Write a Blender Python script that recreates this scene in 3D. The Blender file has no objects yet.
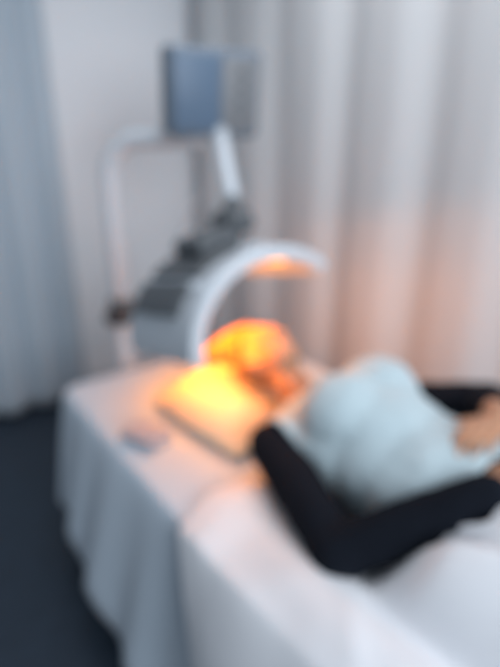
import bpy, bmesh, math, random
from mathutils import Vector, Matrix, Euler, noise
random.seed(4)
S = bpy.context.scene
COL = S.collection
R = math.radians

# ------------------------------------------------------------------ camera, light, exposure
cd = bpy.data.cameras.new('camera'); cam = bpy.data.objects.new('camera', cd); COL.objects.link(cam)
cam.location = (0, 0, 1.55)
cam.rotation_euler = (R(70), 0, R(-37.2))
cd.sensor_width = 36; cd.lens = 27.0; cd.clip_start = .02
cd.dof.use_dof = True; cd.dof.focus_distance = .30; cd.dof.aperture_fstop = 2.0      # the photo is out of focus throughout
S.camera = cam
S.view_settings.view_transform = 'Standard'; S.view_settings.look = 'None'
S.view_settings.exposure = 0.0; S.view_settings.gamma = 1.0
S.view_settings.use_curve_mapping = False

world = bpy.data.worlds.new('world'); S.world = world; world.use_nodes = True
bg = world.node_tree.nodes['Background']; bg.inputs[0].default_value = (.72, .85, 1, 1); bg.inputs[1].default_value = .24

def area(name, loc, target, size, energy, col):
    l = bpy.data.lights.new(name, 'AREA'); l.shape = 'RECTANGLE'; l.size, l.size_y = size
    l.energy = energy; l.color = col
    o = bpy.data.objects.new(name, l); COL.objects.link(o); o.location = loc
    o.rotation_euler = (Vector(target) - Vector(loc)).to_track_quat('-Z', 'Y').to_euler()
    return o
area('ceiling_light', (1.0, 1.0, 2.75), (1.0, 1.0, 0), (1.3, 2.0), 20, (.98, .97, 1))
area('foot_fill_light', (.2, -2.1, 2.1), (1.1, 2.9, 1.7), (1.8, 1.6), 100, (.85, .925, 1))  # added cool fill from the foot side, brightens head wall and curtains

# ------------------------------------------------------------------ materials
def mat(name, col, rough=.7, metal=0, bump=0, scale=40, var=0, sheen=0, emit=None, spec=.4, sss=0):
    m = bpy.data.materials.new(name); m.use_nodes = True
    nt = m.node_tree; b = nt.nodes['Principled BSDF']
    b.inputs['Base Color'].default_value = (*col, 1); b.inputs['Roughness'].default_value = rough
    b.inputs['Metallic'].default_value = metal; b.inputs['Specular IOR Level'].default_value = spec
    if sheen: b.inputs['Sheen Weight'].default_value = sheen
    if sss:
        b.inputs['Subsurface Weight'].default_value = sss; b.inputs['Subsurface Scale'].default_value = .006
        b.inputs['Subsurface Radius'].default_value = (1, .35, .2)
    if emit:
        b.inputs['Emission Color'].default_value = (*emit[:3], 1); b.inputs['Emission Strength'].default_value = emit[3]
    if bump or var:
        tc = nt.nodes.new('ShaderNodeTexCoord'); nz = nt.nodes.new('ShaderNodeTexNoise')
        nz.inputs['Scale'].default_value = scale; nz.inputs['Detail'].default_value = 4
        nt.links.new(tc.outputs['Object'], nz.inputs['Vector'])
        if bump:
            bp = nt.nodes.new('ShaderNodeBump'); bp.inputs['Strength'].default_value = bump; bp.inputs['Distance'].default_value = .004
            nt.links.new(nz.outputs['Fac'], bp.inputs['Height']); nt.links.new(bp.outputs['Normal'], b.inputs['Normal'])
        if var:
            mx = nt.nodes.new('ShaderNodeMix'); mx.data_type = 'RGBA'
            mx.inputs['A'].default_value = (*[c * (1 - var) for c in col], 1)
            mx.inputs['B'].default_value = (*[min(1, c * (1 + var)) for c in col], 1)
            nt.links.new(nz.outputs['Fac'], mx.inputs['Factor']); nt.links.new(mx.outputs['Result'], b.inputs['Base Color'])
    return m

M = dict(
    wall=mat('wall paint', (.80, .82, .85), .8, bump=.08, scale=120),
    skirt=mat('skirting paint', (.62, .65, .68), .5),
    floor=mat('dark vinyl floor', (.020, .032, .050), .5, var=.35, scale=14),
    curtain=mat('pale curtain cloth', (.57, .585, .60), .9, bump=.1, scale=220, sheen=.2),
    curtain_blue=mat('blue grey curtain cloth', (.43, .50, .565), .9, bump=.1, scale=220, sheen=.2),
    rail=mat('rail metal', (.7, .72, .74), .35, .8),
    sheet=mat('white sheet cotton', (.48, .56, .64), .9, bump=.12, scale=180, sheen=.2),
    pillow=mat('cream pillow cotton', (.78, .66, .48), .9, bump=.12, scale=180, sheen=.2),
    duvet=mat('white blanket fabric', (.72, .74, .78), .9, bump=.25, scale=90, sheen=.3),
    grey_towel=mat('grey towelling', (.36, .35, .40), .95, bump=.6, scale=260, sheen=.4),
    towel=mat('white towelling', (.80, .79, .77), .95, bump=.6, scale=260, sheen=.4),
    bedframe=mat('bed frame lacquer', (.50, .52, .55), .45),
    vinyl=mat('mattress vinyl', (.55, .58, .62), .5),
    skin=mat('skin', (.50, .26, .155), .5, bump=.1, scale=300, var=.1, sss=.08),
    hair=mat('light brown hair', (.26, .13, .055), .5, bump=.8, scale=90, var=.4),
    black=mat('black knit', (.005, .007, .012), .95, bump=.3, scale=240, spec=.15),
    vest=mat('pale blue cloth', (.43, .53, .57), .9, bump=.25, scale=200, sheen=.3),
    white_plastic=mat('white plastic', (.56, .61, .66), .35),
    grey_plastic=mat('grey plastic', (.085, .095, .105), .45),
    dark_plastic=mat('dark plastic', (.035, .03, .032), .45),
    housing=mat('blue grey housing plastic', (.14, .18, .23), .45),
    housing_side=mat('grey housing plastic', (.19, .20, .215), .5),
    screen=mat('screen glass', (.09, .14, .21), .45, emit=(.3, .42, .6, .03)),
    rubber=mat('rubber', (.02, .02, .02), .8),
    led=mat('amber light panel', (.9, .7, .4), .5, emit=(1, .30, .010, 3.0)),
    bulb=mat('amber diode', (.9, .7, .4), .5, emit=(1, .5, .04, 22)),
)

# ------------------------------------------------------------------ helpers
def link(name, me, m, parent=None, smooth=True):
    o = bpy.data.objects.new(name, me); COL.objects.link(o)
    if m: me.materials.append(m)
    if parent: o.parent = parent
    if smooth:
        for p in me.polygons: p.use_smooth = True
    return o
def from_bm(name, bm, m, parent=None, smooth=True):
    me = bpy.data.meshes.new(name); bmesh.ops.recalc_face_normals(bm, faces=bm.faces); bm.to_mesh(me); bm.free()
    return link(name, me, m, parent, smooth)
def thing(name, label, cat, loc=(0, 0, 0), rz=0, group=None):
    o = bpy.data.objects.new(name, None); COL.objects.link(o); o.empty_display_size = .1
    o.location = loc; o.rotation_euler = (0, 0, rz)
    o['label'] = label; o['category'] = cat
    if group: o['group'] = group
    return o
def tag(o, label, cat, group=None):
    o['label'] = label; o['category'] = cat
    if group: o['group'] = group
    return o
def struct(o):
    o['kind'] = 'structure'; return o
def add_box(bm, c, s, bev=0, rot=None, seg=2):
    r = bmesh.ops.create_cube(bm, size=1)
    vs = r['verts']
    for v in vs: v.co = Vector((v.co.x * s[0], v.co.y * s[1], v.co.z * s[2]))
    if bev:
        es = list({e for v in vs for e in v.link_edges})
        rb = bmesh.ops.bevel(bm, geom=es, offset=bev, segments=seg, affect='EDGES', profile=.5)
        vs = list({v for f in rb['faces'] for v in f.verts} | {v for v in vs if v.is_valid})
    for v in vs:
        p = v.co.copy()
        if rot: p = rot @ p
        v.co = p + Vector(c)
def add_tube(bm, pts, r, n=14, cap=True):
    pts = [Vector(p) for p in pts]
    rr = r if isinstance(r, (list, tuple)) else [r] * len(pts)
    rings = []; up = None
    for i, p in enumerate(pts):
        t = (pts[min(i + 1, len(pts) - 1)] - pts[max(i - 1, 0)]).normalized()
        if up is None: up = t.orthogonal().normalized()
        up = (up - t * up.dot(t)).normalized(); sd = t.cross(up)
        rings.append([bm.verts.new(p + (up * math.cos(a) + sd * math.sin(a)) * rr[i]) for a in [2 * math.pi * k / n for k in range(n)]])
    for a, b in zip(rings, rings[1:]):
        for k in range(n): bm.faces.new((a[k], a[(k + 1) % n], b[(k + 1) % n], b[k]))
    if cap: bm.faces.new(rings[0][::-1]); bm.faces.new(rings[-1])
def bez(pts, n=16):
    """smooth curve through control points (Catmull-Rom)"""
    P = [Vector(p) for p in pts]; P = [P[0] * 2 - P[1]] + P + [P[-1] * 2 - P[-2]]
    out = []
    for i in range(1, len(P) - 2):
        for k in range(n):
            t = k / n; a, b, c, d = P[i - 1:i + 3]
            out.append(.5 * ((2 * b) + (c - a) * t + (2 * a - 5 * b + 4 * c - d) * t * t + (3 * b - a - 3 * c + d) * t ** 3))
    out.append(P[-2]); return out
def ell(bm, c, r, rot=None, sub=3):
    res = bmesh.ops.create_icosphere(bm, subdivisions=sub, radius=1)
    for v in res['verts']:
        p = Vector((v.co.x * r[0], v.co.y * r[1], v.co.z * r[2]))
        if rot: p = rot @ p
        v.co = p + Vector(c)
def cap(bm, a, b, ra, rb):
    """tapered limb with round ends"""
    a, b = Vector(a), Vector(b); n = 10
    add_tube(bm, [a.lerp(b, k / n) for k in range(n + 1)], [ra + (rb - ra) * k / n for k in range(n + 1)], 16)
    ell(bm, a, (ra,) * 3, sub=2); ell(bm, b, (rb,) * 3, sub=2)
def fuse(bm, voxel, smooth=4, fac=.5):
    """one continuous skin from overlapping volumes"""
    me = bpy.data.meshes.new('fuse'); bmesh.ops.recalc_face_normals(bm, faces=bm.faces); bm.to_mesh(me); bm.free()
    o = bpy.data.objects.new('fuse', me); COL.objects.link(o)
    r = o.modifiers.new('r', 'REMESH'); r.mode = 'VOXEL'; r.voxel_size = voxel
    if smooth:
        s = o.modifiers.new('s', 'SMOOTH'); s.factor = fac; s.iterations = smooth
    dg = bpy.context.evaluated_depsgraph_get()
    out = bpy.data.meshes.new_from_object(o.evaluated_get(dg))
    bpy.data.objects.remove(o); bpy.data.meshes.remove(me)
    return out
def sstep(a, b, x):
    t = max(0, min(1, (x - a) / (b - a))); return t * t * (3 - 2 * t)
def nz(x, y, z=0, s=1): return noise.noise(Vector((x * s, y * s, z * s)))
def solid(o, t, off=-1):
    m = o.modifiers.new('solid', 'SOLIDIFY'); m.thickness = t; m.offset = off; return o
def grid_mesh(fn, nu, nv):
    bm = bmesh.new()
    V = [[bm.verts.new(fn(i / nu, j / nv)) for j in range(nv + 1)] for i in range(nu + 1)]
    for i in range(nu):
        for j in range(nv): bm.faces.new((V[i][j], V[i + 1][j], V[i + 1][j + 1], V[i][j + 1]))
    return bm

# ------------------------------------------------------------------ the room
WX, WY, H = 1.86, 3.2, 2.9           # right wall, head wall, ceiling height
def slab(name, c, s, m):
    bm = bmesh.new(); add_box(bm, c, s); return struct(from_bm(name, bm, m, smooth=False))
slab('floor', (-.05, .8, -.05), (4.1, 5.0, .1), M['floor'])
slab('wall_back', (-.05, WY + .05, H / 2), (4.1, .1, H), M['wall'])
slab('wall_right', (WX + .19, .8, H / 2), (.1, 5.0, H), M['wall'])
slab('baseboard_back', (-.05, WY - .012, .05), (4.1, .024, .1), M['skirt'])

def curtain(name, label, a, b, z0, z1, period, amp, m, seed, outward):
    a, b = Vector(a), Vector(b); L = (b - a).length; d = (b - a) / L; nrm = Vector(outward)
    root = thing(name, label, 'curtain', tuple(a))
    def f(u, v):
        s = u * L; z = z0 + (z1 - z0) * v
        ph = 2 * math.pi * s / period + .8 * nz(s, seed, 0, 1.3) + .25 * nz(s * 2, z * .7, seed)
        w = amp * (math.sin(ph) + .25 * math.sin(2 * ph + 1)) * (1 - .35 * v) + .012 * nz(s * 3, z * .6, seed + 5)
        p = d * s + nrm * w; return Vector((p.x, p.y, z))
    o = from_bm('curtain_cloth', grid_mesh(f, int(L / .02), 40), m, root); solid(o, .004, 0)
    bm = bmesh.new()
    add_tube(bm, [Vector((0, 0, z1 + .012)) - d * .05, d * (L + .05) + Vector((0, 0, z1 + .012))], .012)
    from_bm('curtain_rail', bm, M['rail'], root)
    return root
curtain('curtain', 'pale curtain in broad vertical folds along the far side of the bed',
        (WX, -.9, 0), (WX, 2.98, 0), .03, 2.6, .46, .026, M['curtain'], 3.1, (-1, 0, 0))
curtain('curtain', 'blue-grey curtain hanging at the left edge of the photo above the dark floor',
        (-.6, WY - .12, 0), (.97, WY - .12, 0), .03, 2.6, .21, .035, M['curtain_blue'], 8.2, (0, -1, 0))

# ------------------------------------------------------------------ treatment bed and its sheet
BX, BZ = .95, .68
bed = thing('treatment_bed', 'long treatment bed under the white sheet with a person lying on it', 'bed', (BX, .75, 0))
bm = bmesh.new(); add_box(bm, (0, 0, .31), (.74, 2.0, .34), .02); from_bm('bed_base', bm, M['bedframe'], bed)
bm = bmesh.new(); add_box(bm, (0, 0, .57), (.90, 2.18, .19), .045, seg=4); from_bm('mattress', bm, M['vinyl'], bed)
for sx in (-1, 1):
    for sy in (-1, 1):
        bm = bmesh.new(); add_box(bm, (sx * .31, sy * .93, .07), (.07, .07, .14), .01); from_bm('leg', bm, M['bedframe'], bed)

def bed_sheet():
    bm = bmesh.new(); hx, hy, rc = .468, 1.105, .07; cx, cy = BX, .75
    per = []
    def seg(x0, y0, x1, y1, n): per.extend([(x0 + (x1 - x0) * k / n, y0 + (y1 - y0) * k / n) for k in range(n)])
    def arc(x, y, a0, n=8): per.extend([(x + rc * math.cos(R(a0 + 90 * k / n)), y + rc * math.sin(R(a0 + 90 * k / n))) for k in range(n)])
    seg(hx, -hy + rc, hx, hy - rc, 90); arc(hx - rc, hy - rc, 0)
    seg(hx - rc, hy, -hx + rc, hy, 44); arc(-hx + rc, hy - rc, 90)
    seg(-hx, hy - rc, -hx, -hy + rc, 90); arc(-hx + rc, -hy + rc, 180)
    seg(-hx + rc, -hy, hx - rc, -hy, 44); arc(hx - rc, -hy + rc, 270)
    N = len(per); rings = []
    prof = [(.0, .0), (.25, .0), (.5, .0), (.75, 0), (.9, 0), (.97, .001)]          # inner rings, scaled outlines
    for s, _ in prof[1:]:
        ring = []
        for k, (x, y) in enumerate(per):
            X, Y = x * s, y * s
            z = BZ + .003 * nz(X * 3, Y * 3, 1) + .002 * nz(X * 9, Y * 5, 4)
            ring.append(bm.verts.new((cx + X, cy + Y, z)))
        rings.append(ring)
    for j in range(15):
        t = j / 14; ring = []
        for k, (x, y) in enumerate(per):
            p = Vector((x, y)); q = per[(k + 1) % N]; r_ = per[k - 1]
            tg = Vector((q[0] - r_[0], q[1] - r_[1])).normalized(); n = Vector((tg.y, -tg.x))
            near = max(0, -n.x)
            yy = cy + y
            flare = .035 + .105 * near * math.exp(-((yy - 1.22) / .5) ** 2)
            fold = .022 * math.sin(k * .52 + 1.6 * nz(k * .05, 3)) + .018 * nz(k * .16, 7)
            drop = .43 + .03 * math.sin(k * .35 + 2 * nz(k * .06, 9)) + .05 * near * sstep(1.7, 1.1, yy)
            if t < .12: off = .012 * (t / .12); z = BZ - .012 * (t / .12) ** 2
            else:
                tt = (t - .12) / .88
                off = .012 + flare * tt ** .8 + fold * tt; z = BZ - .012 - drop * tt
            ring.append(bm.verts.new((cx + p.x + n.x * off, cy + p.y + n.y * off, z)))
        rings.append(ring)
    c = bm.verts.new((cx, cy, BZ))
    for k in range(N): bm.faces.new((c, rings[0][k], rings[0][(k + 1) % N]))
    for a, b in zip(rings, rings[1:]):
        for k in range(N): bm.faces.new((a[k], b[k], b[(k + 1) % N], a[(k + 1) % N]))
    o = from_bm('bed_sheet', bm, M['sheet']); solid(o, .004, -1)
    return tag(o, 'white bed sheet hanging in a wavy hem down the near side of the bed', 'sheet')
bed_sheet()

# pillow under the head
def pillow():
    bm = bmesh.new(); bmesh.ops.create_cube(bm, size=2); bmesh.ops.subdivide_edges(bm, edges=bm.edges, cuts=17, use_grid_fill=True)
    for v in bm.verts:
        x, y, z = v.co
        e = (1 - abs(x) ** 3) * (1 - abs(y) ** 3)
        t = max(0, e) ** .75
        dent = .55 * math.exp(-(((x - .05) / .4) ** 2 + ((y + .40) / .55) ** 2))
        zz = (.135 * t * (1 - dent * .75) if z > .99 else -.014 * t if z < -.99 else z * .004)
        if abs(z) < .99: zz = 0
        wr = .006 * nz(x * 3, y * 3, 2) * t
        v.co = (x * .27 * (1 - .06 * y * y) + .004 * nz(y * 4, 1), y * .25 * (1 - .05 * x * x), zz + (wr if z > .99 else 0))
    bmesh.ops.remove_doubles(bm, verts=bm.verts, dist=.0005)
    o = from_bm('pillow', bm, M['pillow']); o.location = (.955, 1.27, BZ + .022); o.rotation_euler = (0, 0, R(4))
    sub = o.modifiers.new('s', 'SUBSURF'); sub.levels = sub.render_levels = 1
    return tag(o, 'cream pillow under the head, lit yellow by the hood above', 'pillow')
pillow()

# small folded grey cloth next to the pillow
def cloth():
    root = thing('folded_cloth', 'small grey folded cloth lying on the bed sheet at the near side of the pillow', 'cloth', (.575, 1.30, BZ + .004), R(20))
    for k, (w, l) in enumerate(((.10, .13), (.095, .12))):
        def f(u, v, k=k, w=w, l=l):
            a = 2 * math.pi * v
            sx = math.copysign(abs(math.cos(a)) ** .35, math.cos(a)); sz = math.copysign(abs(math.sin(a)) ** .6, math.sin(a))
            return Vector((sx * w / 2 + .003 * nz(u * 4, k), (u - .5) * l, .010 + k * .018 + sz * .009 + .003 * nz(u * 3, v * 2, k)))
        bm = grid_mesh(f, 20, 28); bmesh.ops.remove_doubles(bm, verts=bm.verts, dist=.0004)
        bmesh.ops.holes_fill(bm, edges=[e for e in bm.edges if e.is_boundary])
        from_bm('fold_layer', bm, M['grey_towel'], root)
cloth()

# ------------------------------------------------------------------ the person
person = thing('person', 'person lying under the glowing hood in black sleeves and pale blue top, hands on belly', 'person', (.95, .4, BZ))
PB = Vector((.95, .4, BZ))
def rel(me, zmin=BZ + .018):
    for v in me.vertices: v.co.z = max(v.co.z, zmin)          # flattened where the body lies on the bed
    me.transform(Matrix.Translation(-PB)); return me
HC = Vector((.95, 1.150, .928))        # head centre
SHN, ELN, WRN = Vector((.755, .885, .80)), Vector((.652, .552, .755)), Vector((.855, .358, .925))
SHF, ELF, WRF = Vector((1.145, .885, .81)), Vector((1.275, .585, .895)), Vector((1.068, .452, .972))

def finger(bm, pts, r):
    for i in range(len(pts) - 1): cap(bm, pts[i], pts[i + 1], r * (1 - .1 * i), r * (1 - .1 * (i + 1)))
def hand(bm, wrist, dirv, up, side, curl=.45, k=1.0):
    """palm with four unequal curled fingers and a thumb from the side of the palm; up = back of the hand"""
    d = dirv.normalized(); u = (up - d * up.dot(d)).normalized(); s = d.cross(u).normalized() * side   # s: toward the thumb
    palm_c = wrist + d * .048 * k
    rot = Matrix((d, s, u)).transposed()
    ell(bm, palm_c, (.056 * k, .041 * k, .016 * k), rot)
    cap(bm, wrist, wrist + d * .02, .026, .025)
    for i, (L, off) in enumerate(((.072, .030), (.080, .010), (.074, -.010), (.058, -.029))):
        base = wrist + d * (.088 - .006 * abs(i - 1)) * k + s * off * k + u * .004
        spread = s * (off * 1.2)
        cap(bm, wrist + d * .05 * k + s * off * .8 * k, base, .0105 * k, .0095 * k)
        p = [base]; ang = .12
        for j, fr in enumerate((.45, .31, .24)):
            ang += curl * (.55 if j == 0 else .7)
            dd = (d + spread * .9).normalized()
            p.append(p[-1] + (dd * math.cos(ang) - u * math.sin(ang)) * L * fr * k)
        finger(bm, p, .0088 * k)
        rn = Matrix((d, s, u)).transposed()
    tb = wrist + d * .028 * k + s * .030 * k - u * .003
    t1 = tb + (d * .55 + s * .75 - u * .15).normalized() * .036 * k
    t2 = t1 + (d * .85 + s * .35 - u * .2).normalized() * .030 * k
    t3 = t2 + (d * .95 + s * .05 - u * .25).normalized() * .024 * k
    cap(bm, wrist + d * .02 * k + s * .012 * k, tb, .015 * k, .0145 * k)
    finger(bm, [tb, t1, t2, t3], .0118 * k)

def torso(bm, g=0.0):
    ell(bm, (.95, .77, .825), (.168 + g, .195 + g, .128 + g))       # rib cage
    ell(bm, (.95, .52, .815), (.162 + g, .20 + g, .128 + g))        # belly
    ell(bm, (.95, .64, .82), (.158 + g, .20 + g, .125 + g))
    ell(bm, (.95, .27, .795), (.178 + g, .17 + g, .118 + g))        # pelvis
    ell(bm, (.885, .765, .915), (.088 + g, .095 + g, .082 + g)); ell(bm, (1.015, .765, .925), (.088 + g, .095 + g, .082 + g)); ell(bm, (.95, .70, .885), (.13 + g, .16 + g, .09 + g))
    ell(bm, (.95, .895, .80), (.175 + g, .075 + g, .085 + g))       # shoulder girdle
    for sh in (SHN, SHF): ell(bm, sh, (.060 + g, .066 + g, .062 + g))

def build_body():
    bm = bmesh.new(); torso(bm)
    cap(bm, (.95, .93, .815), (.95, 1.075, .895), .060, .054)
    # arms
    for sh, el, wr in ((SHN, ELN, WRN), (SHF, ELF, WRF)):
        cap(bm, sh, el, .050, .040); cap(bm, el, wr, .042, .027)
    # legs under the blanket
    for s in (-1, 1):
        hip, kn, an = Vector((.95 + s * .09, .22, .785)), Vector((.95 + s * .10, -.10, .80)), Vector((.95 + s * .10, -.30, .745))
        cap(bm, hip, kn, .085, .058); cap(bm, kn, an, .056, .040)
        cap(bm, an, an + Vector((s * .01, -.03, .07)), .034, .022)
    # head: skull, jaw, features; the face looks up (+Z), chin toward -Y
    ell(bm, HC + Vector((0, .030, -.010)), (.077, .098, .090))
    ell(bm, HC + Vector((0, -.035, .010)), (.063, .085, .072))
    ell(bm, HC + Vector((0, -.088, .028)), (.036, .030, .038))      # chin
    ell(bm, HC + Vector((0, .058, .058)), (.056, .036, .026))       # forehead
    for s in (-1, 1):
        ell(bm, HC + Vector((s * .034, -.012, .068)), (.024, .024, .018))  # cheek
        ell(bm, HC + Vector((s * .031, .024, .073)), (.017, .011, .012))   # closed eye
        ell(bm, HC + Vector((s * .031, .042, .078)), (.022, .007, .008))   # brow
        ell(bm, HC + Vector((s * .012, -.030, .088)), (.009, .009, .009))  # nostril
        ell(bm, HC + Vector((s * .078, -.004, -.006)), (.009, .032, .020), Euler((0, 0, s * -.25)).to_matrix())  # ear
        ell(bm, HC + Vector((s * .081, -.024, -.002)), (.008, .012, .012))
    cap(bm, HC + Vector((0, .022, .078)), HC + Vector((0, -.024, .097)), .0095, .013)   # nose
    ell(bm, HC + Vector((0, -.052, .080)), (.023, .007, .009)); ell(bm, HC + Vector((0, -.065, .077)), (.020, .007, .009))   # lips
    # hands: the far hand rests on the near wrist over the belly
    hand(bm, WRN, Vector((.86, -.36, .22)), Vector((-.1, .1, 1)), -1, .38, 1.08)
    hand(bm, WRF, Vector((-.96, -.02, .10)), Vector((.05, .15, 1)), 1, .36, 1.08)
    return fuse(bm, .0042, 3, .5)
body = link('body', rel(build_body()), M['skin'], person)

def cut(me, keep):
    bm = bmesh.new(); bm.from_mesh(me)
    bmesh.ops.delete(bm, geom=[v for v in bm.verts if not keep(v.co)], context='VERTS')
    for _ in range(14):                                   # even out the cut edge into a clean hem
        mv = {}
        for v in bm.verts:
            nb = [e.other_vert(v).co for e in v.link_edges if e.is_boundary]
            if len(nb) == 2: mv[v] = v.co * .4 + (nb[0] + nb[1]) * .3
        for v, c in mv.items(): v.co = c
    bm.to_mesh(me); bm.free(); return me

def wrinkle(me, amp, sc):
    bm = bmesh.new(); bm.from_mesh(me); bm.normal_update()
    for v in bm.verts:
        v.co += v.normal * (amp * nz(v.co.x, v.co.y * 1.4, v.co.z, sc) + amp * .5 * nz(v.co.x + 3, v.co.y, v.co.z, sc * 2.2))
    bm.to_mesh(me); bm.free(); return me

# black long-sleeved shirt: trunk and sleeves in one knit, ending at neck, wrists and waist
bm = bmesh.new(); torso(bm, .009)
for sh, el, wr in ((SHN, ELN, WRN), (SHF, ELF, WRF)):
    d = (wr - el).normalized()
    cap(bm, sh, el, .066, .060); cap(bm, el, wr - d * (.005 if el is ELN else .15), .060, .047)
me = fuse(bm, .007, 5)
def keep_shirt(p):
    if p.y > .95 and abs(p.x - .95) < .085: return False
    return p.y > .20
cut(me, keep_shirt); wrinkle(me, .004, 14)
shirt = link('shirt', rel(me, BZ + .013), M['black'], person); solid(shirt, .004, -1); shirt['label'] = 'black long-sleeved shirt'

# pale blue sleeveless top over it
bm = bmesh.new(); torso(bm, .024)
me = fuse(bm, .008, 14)
def keep_vest(p):
    if p.y < .40 + .03 * nz(p.x * 6, 1): return False
    if abs(p.x - .95) > .195 and p.y > .74: return False
    if p.y > .965: return False
    if p.z > .80 and p.y > .945: return False
    return not (p.y > .915 - .05 * max(0, 1 - ((p.x - .95) / .09) ** 2) and abs(p.x - .95) < .085)
cut(me, keep_vest); wrinkle(me, .005, 11)
vest = link('top', rel(me, BZ + .009), M['vest'], person); solid(vest, .006, -1); vest['label'] = 'pale blue sleeveless top'

# hair, swept back over the pillow
bm = bmesh.new()
ell(bm, HC + Vector((0, .040, -.010)), (.096, .112, .104))
for k in range(22):
    a = R(-10 + 200 * k / 21); r0 = Vector((.080 * math.cos(a), .085, .078 * math.sin(a) - .012))
    tip = Vector((.150 * math.cos(a) - .01, .18 + .02 * nz(k, 3), -.035 + .028 * math.sin(a)))
    mid = (r0 + tip) / 2 + Vector((0, .015, .02 * max(0, math.sin(a))))
    pts = bez([HC + r0 - Vector((0, .05, -.004)), HC + r0, HC + mid, HC + tip], 6)
    add_tube(bm, pts, [.021 - .011 * j / (len(pts) - 1) for j in range(len(pts))], 10)
me = fuse(bm, .004, 2)
def keep_hair(p):
    q = p - HC
    if q.y > .10: return True
    if q.z > .012 + (.085 - q.y) * -.9 + .05 and q.y < .072: return False      # hairline above the forehead
    if q.y < .015 and q.z > -.055: return False                                 # face and ears stay free
    return q.y > -.05
cut(me, keep_hair); wrinkle(me, .0035, 70)
hr = link('hair', rel(me), M['hair'], person); solid(hr, .022, -1)

# ------------------------------------------------------------------ the blanket
def blanket():
    x0, x1 = .30, 1.62
    def top(X, Y):
        base = BZ + .030 + .010 * nz(X * 4, Y * 4, 2)
        body_z = 0
        q = 1 - ((X - .95) / .33) ** 2
        if q > 0:
            hip = .26 * math.sqrt(q) * sstep(.52, .34, Y) * (1 - .30 * sstep(.15, -.3, Y))
            body_z = hip
        near = .055 * math.exp(-((X - .55) / .10) ** 2) * sstep(.85, .45, Y)
        return base + math.sqrt(body_z ** 2 + near ** 2)
    def edge(X):
        e = .33 + .62 * (1 - sstep(.72, .79, X))
        return e - .06 * sstep(.60, .45, X)
    def f(u, v):
        # u: across the bed (0 = hem on the near side), v: from the foot of the bed to the upper edge
        s = u * 1.72
        hang = .40
        if s < hang:
            t = 1 - s / hang; X = .455 - .085 * math.sin(t * 1.9); zoff = -.36 * t ** 1.25
        elif s > hang + .99:
            t = (s - hang - .99) / .33; X = 1.445 + .05 * math.sin(t * 1.6); zoff = -.30 * t ** 1.2
        else: X = .455 + (s - hang); zoff = 0
        Xc = min(max(X, .455), 1.445)
        Y = -.42 + (edge(Xc) + .42) * v
        if s < hang:
            t = 1 - s / hang; Y += -.23 * t * v
            X += .016 * math.sin(Y * 17 + 1) * t + .02 * nz(Y * 3, t * 2, 6) * t
        z = top(Xc, Y) + zoff
        z += .010 * nz(X * 5, Y * 5, 8) + .006 * nz(X * 11, Y * 9, 3)
        fold = .005 * math.exp(-((Y - .42 - .9 * (Xc - .55)) / .035) ** 2) * sstep(.40, .50, X) * sstep(.75, .62, X)
        return Vector((X, Y, z + fold - .018 * sstep(.93, 1, v)))
    o = from_bm('blanket', grid_mesh(f, 110, 90), M['duvet']); solid(o, .022, -1)
    sb = o.modifiers.new('s', 'SUBSURF'); sb.levels = sb.render_levels = 1
    return tag(o, 'thick white blanket over the legs, hanging off the bed below the black sleeve', 'blanket')
blanket()

# ------------------------------------------------------------------ the light therapy machine
PX, PY = .875, 2.15
mach = thing('light_therapy_machine', 'white light therapy machine on a pole stand, its curved hood glowing amber over the face', 'lamp', (PX, PY, 0))
O = Vector((PX, PY, 0))
def P(x, y, z): return Vector((x, y, z)) - O
bm = bmesh.new()
for k in range(5):
    a = R(72 * k + 18); d = Vector((math.cos(a), math.sin(a), 0))
    add_tube(bm, [Vector((0, 0, .11)), d * .12 + Vector((0, 0, .105)), d * .24 + Vector((0, 0, .075))], [.034, .028, .018], 12)
add_tube(bm, [(0, 0, .07), (0, 0, .16)], .045, 20)
base = from_bm('base', bm, M['white_plastic'], mach)
for k in range(5):
    a = R(72 * k + 18); d = Vector((math.cos(a), math.sin(a), 0)); s = Vector((-d.y, d.x, 0))
    bm = bmesh.new(); c = d * .24 + Vector((0, 0, .03))
    add_tube(bm, [c - s * .02, c - s * .006], .03, 18); add_tube(bm, [c + s * .006, c + s * .02], .03, 18)
    add_tube(bm, [c - s * .01, c + s * .01], .01, 10); add_tube(bm, [c, c + Vector((0, 0, .045))], .008, 10)
    from_bm('caster', bm, M['rubber'], mach)
bm = bmesh.new()
add_tube(bm, [(0, 0, .12), (0, 0, .86)], .044, 24)
from_bm('pole', bm, M['white_plastic'], mach)
bm = bmesh.new()
MON = P(1.146, 1.755, 1.757)
add_tube(bm, bez([(0, 0, .80), (0, 0, 1.1), (0, 0, 1.38), (.01, -.01, 1.51), P(.94, 2.08, 1.59), P(1.03, 1.95, 1.60), P(1.11, 1.82, 1.60), P(1.14, 1.765, 1.63)], 10), .038, 20)
from_bm('curved_arm', bm, M['white_plastic'], mach)
bm = bmesh.new(); add_tube(bm, [(0, 0, .79), (0, 0, .80), (0, 0, .90), (0, 0, .91)], [.048, .054, .054, .048], 24); from_bm('collar', bm, M['grey_plastic'], mach)
bm = bmesh.new(); d = Vector((-.75, -.65, 0)).normalized()
add_tube(bm, [d * .03 + Vector((0, 0, .845)), d * .075 + Vector((0, 0, .845))], .014, 14)
add_tube(bm, [d * .07 + Vector((0, 0, .845)), d * .078 + Vector((0, 0, .845)), d * .105 + Vector((0, 0, .845)), d * .112 + Vector((0, 0, .845))], [.026, .034, .034, .026], 18)
from_bm('clamp_knob', bm, M['dark_plastic'], mach)
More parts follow.
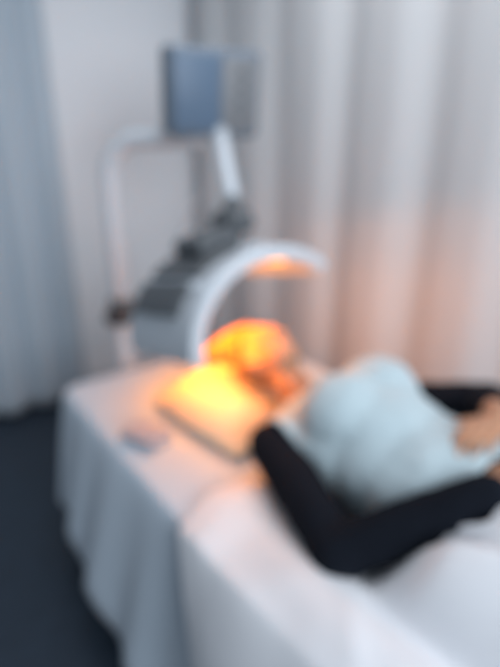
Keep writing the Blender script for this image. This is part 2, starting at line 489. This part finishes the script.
# control box with a screen
yaw = Matrix.Rotation(R(-12), 3, 'Z') @ Matrix.Rotation(R(8), 3, 'X')
bm = bmesh.new(); add_box(bm, MON, (.36, .13, .30), .022, yaw, 4); hous = from_bm('control_box', bm, M['housing'], mach)
bm = bmesh.new(); add_box(bm, MON + yaw @ Vector((-.078, -.066, .0)), (.175, .008, .25), .003, yaw); from_bm('screen', bm, M['screen'], hous)
bm = bmesh.new(); add_box(bm, MON + yaw @ Vector((.092, -.066, 0)), (.145, .010, .25), .004, yaw); from_bm('control_panel', bm, M['housing_side'], hous)
for k in range(4):
    c = MON + yaw @ Vector((.092, -.07, .08 - .05 * k)); n = yaw @ Vector((0, -1, 0))
    bm = bmesh.new(); add_tube(bm, [c, c + n * .006, c + n * .008], [.013, .013, .010], 16); from_bm('button', bm, M['grey_plastic'], hous)
# arm from the box down to the hood
JT = P(1.005, 1.42, 1.325)
bm = bmesh.new()
a = MON + Vector((.02, -.02, -.13)); b = JT + Vector((.03, .04, .06))
add_tube(bm, [a, a.lerp(b, .2), a.lerp(b, .8), b], [.036, .030, .026, .026], 20)
from_bm('hanging_arm', bm, M['white_plastic'], mach)
bm = bmesh.new()
add_tube(bm, [JT + Vector((-.055, .02, .0)), JT + Vector((-.05, .02, 0)), JT + Vector((.05, -.02, 0)), JT + Vector((.055, -.02, 0))], [.03, .038, .038, .03], 22)
ell(bm, JT + Vector((.015, .02, .035)), (.036, .036, .05))
add_tube(bm, [JT, JT + Vector((-.01, -.01, -.10))], .03, 18)
from_bm('swivel_joint', bm, M['grey_plastic'], mach)

# hood: three hinged segments of an arch, tilted down toward the crown of the head
hood = bpy.data.objects.new('hood', bpy.data.meshes.new('hood')); COL.objects.link(hood)   # white arched frame
hood.parent = mach
HL = .44
HO = P(.975, 1.325, .955)
tilt = Matrix.Rotation(R(-10), 3, 'X').inverted() if False else Matrix.Rotation(R(-11), 3, 'X')
A0, A1 = R(182), R(48)          # arch from the near edge to the far edge
RX, RZ = .285, .245
def arch(a, off=0.0): return Vector(((RX + off) * math.cos(a), 0, (RZ + off) * math.sin(a)))
def hp(a, y, off=0): return HO + tilt @ (arch(a, off) + Vector((0, y, 0)))
def arch_piece(name, a0, a1, y0, y1, o0, o1, m, parent, bev=.006):
    n = 28; bm = bmesh.new(); secs = []
    for k in range(n + 1):
        a = a0 + (a1 - a0) * k / n
        secs.append([bm.verts.new(hp(a, y, o)) for y, o in
                     ((y0 + bev, o0), (y1 - bev, o0), (y1, o0 + bev), (y1, o1 - bev), (y1 - bev, o1), (y0 + bev, o1), (y0, o1 - bev), (y0, o0 + bev))])
    for A, B in zip(secs, secs[1:]):
        for j in range(8): bm.faces.new((A[j], A[(j + 1) % 8], B[(j + 1) % 8], B[j]))
    bm.faces.new(secs[0]); bm.faces.new(secs[-1][::-1])
    o = from_bm(name, bm, m, parent, False)
    return o
bmh = bmesh.new()
tmp = arch_piece('shell', A0, A1, -HL / 2, HL / 2, 0, .046, M['white_plastic'], None, .010)
hood.data = tmp.data; bpy.data.objects.remove(tmp); hood.data.name = 'hood'
for p_ in hood.data.polygons: p_.use_smooth = False
bmh.free()
cuts = [(R(174), R(140)), (R(134), R(96)), (R(92), R(76))]
for k, (a0, a1) in enumerate(cuts):
    if k < 2: arch_piece('back_cover', R(156) if k == 0 else R(130), (R(136), R(100))[k], -HL / 2 + .10, HL / 2 - .03, .044, .064, M['grey_plastic'], hood, .008)
    arch_piece('light_panel', a0, a1, -HL / 2 + .03, HL / 2 - .03, -.006, .002, M['led'], hood, .003)
    am = (a0 + a1) / 2                                   # each panel's own light
    l = bpy.data.lights.new('panel_light', 'AREA'); l.shape = 'RECTANGLE'; l.size, l.size_y = (.14, .14, .06)[k], .36
    l.energy = (3.3, 2.0, 1.8)[k]; l.color = (1, .27, .006); l.spread = R(150)
    lo = bpy.data.objects.new('panel_light', l); COL.objects.link(lo); lo.parent = hood
    c = hp(am, 0, -.055 if k == 0 else -.02); inw = tilt @ -Vector((math.cos(am) / RX * (1.15 if k == 0 else .9), 0, math.sin(am) / RZ + (1.5 if k == 0 else 0))).normalized()
    ax = tilt @ Vector((0, 1, 0)); zz = -inw; yy = ax; xx = yy.cross(zz).normalized()
    lo.matrix_local = Matrix.Translation(c) @ Matrix((xx, yy, zz)).transposed().to_4x4()
for a in (R(137), R(93)):
    bm = bmesh.new()
    add_tube(bm, [hp(a, -HL / 2 + .03, .048), hp(a, HL / 2 - .03, .048)], .009, 14)
    from_bm('hinge', bm, M['white_plastic'], hood)
bm = bmesh.new()
add_box(bm, hp(R(104), .03, .085), (.15, .18, .07), .02, tilt @ Matrix.Rotation(R(-14), 3, 'Y'), 4)
from_bm('hood_mount', bm, M['grey_plastic'], hood)
# power cable from the control box to the pole foot
bm = bmesh.new()
add_tube(bm, bez([MON + Vector((.10, .07, -.08)), P(1.28, 1.98, 1.45), P(1.20, 2.2, 1.1), P(1.0, 2.26, .6), P(.92, 2.22, .2), P(.885, 2.17, .13)], 12), .006, 8)
from_bm('cable', bm, M['white_plastic'], mach)
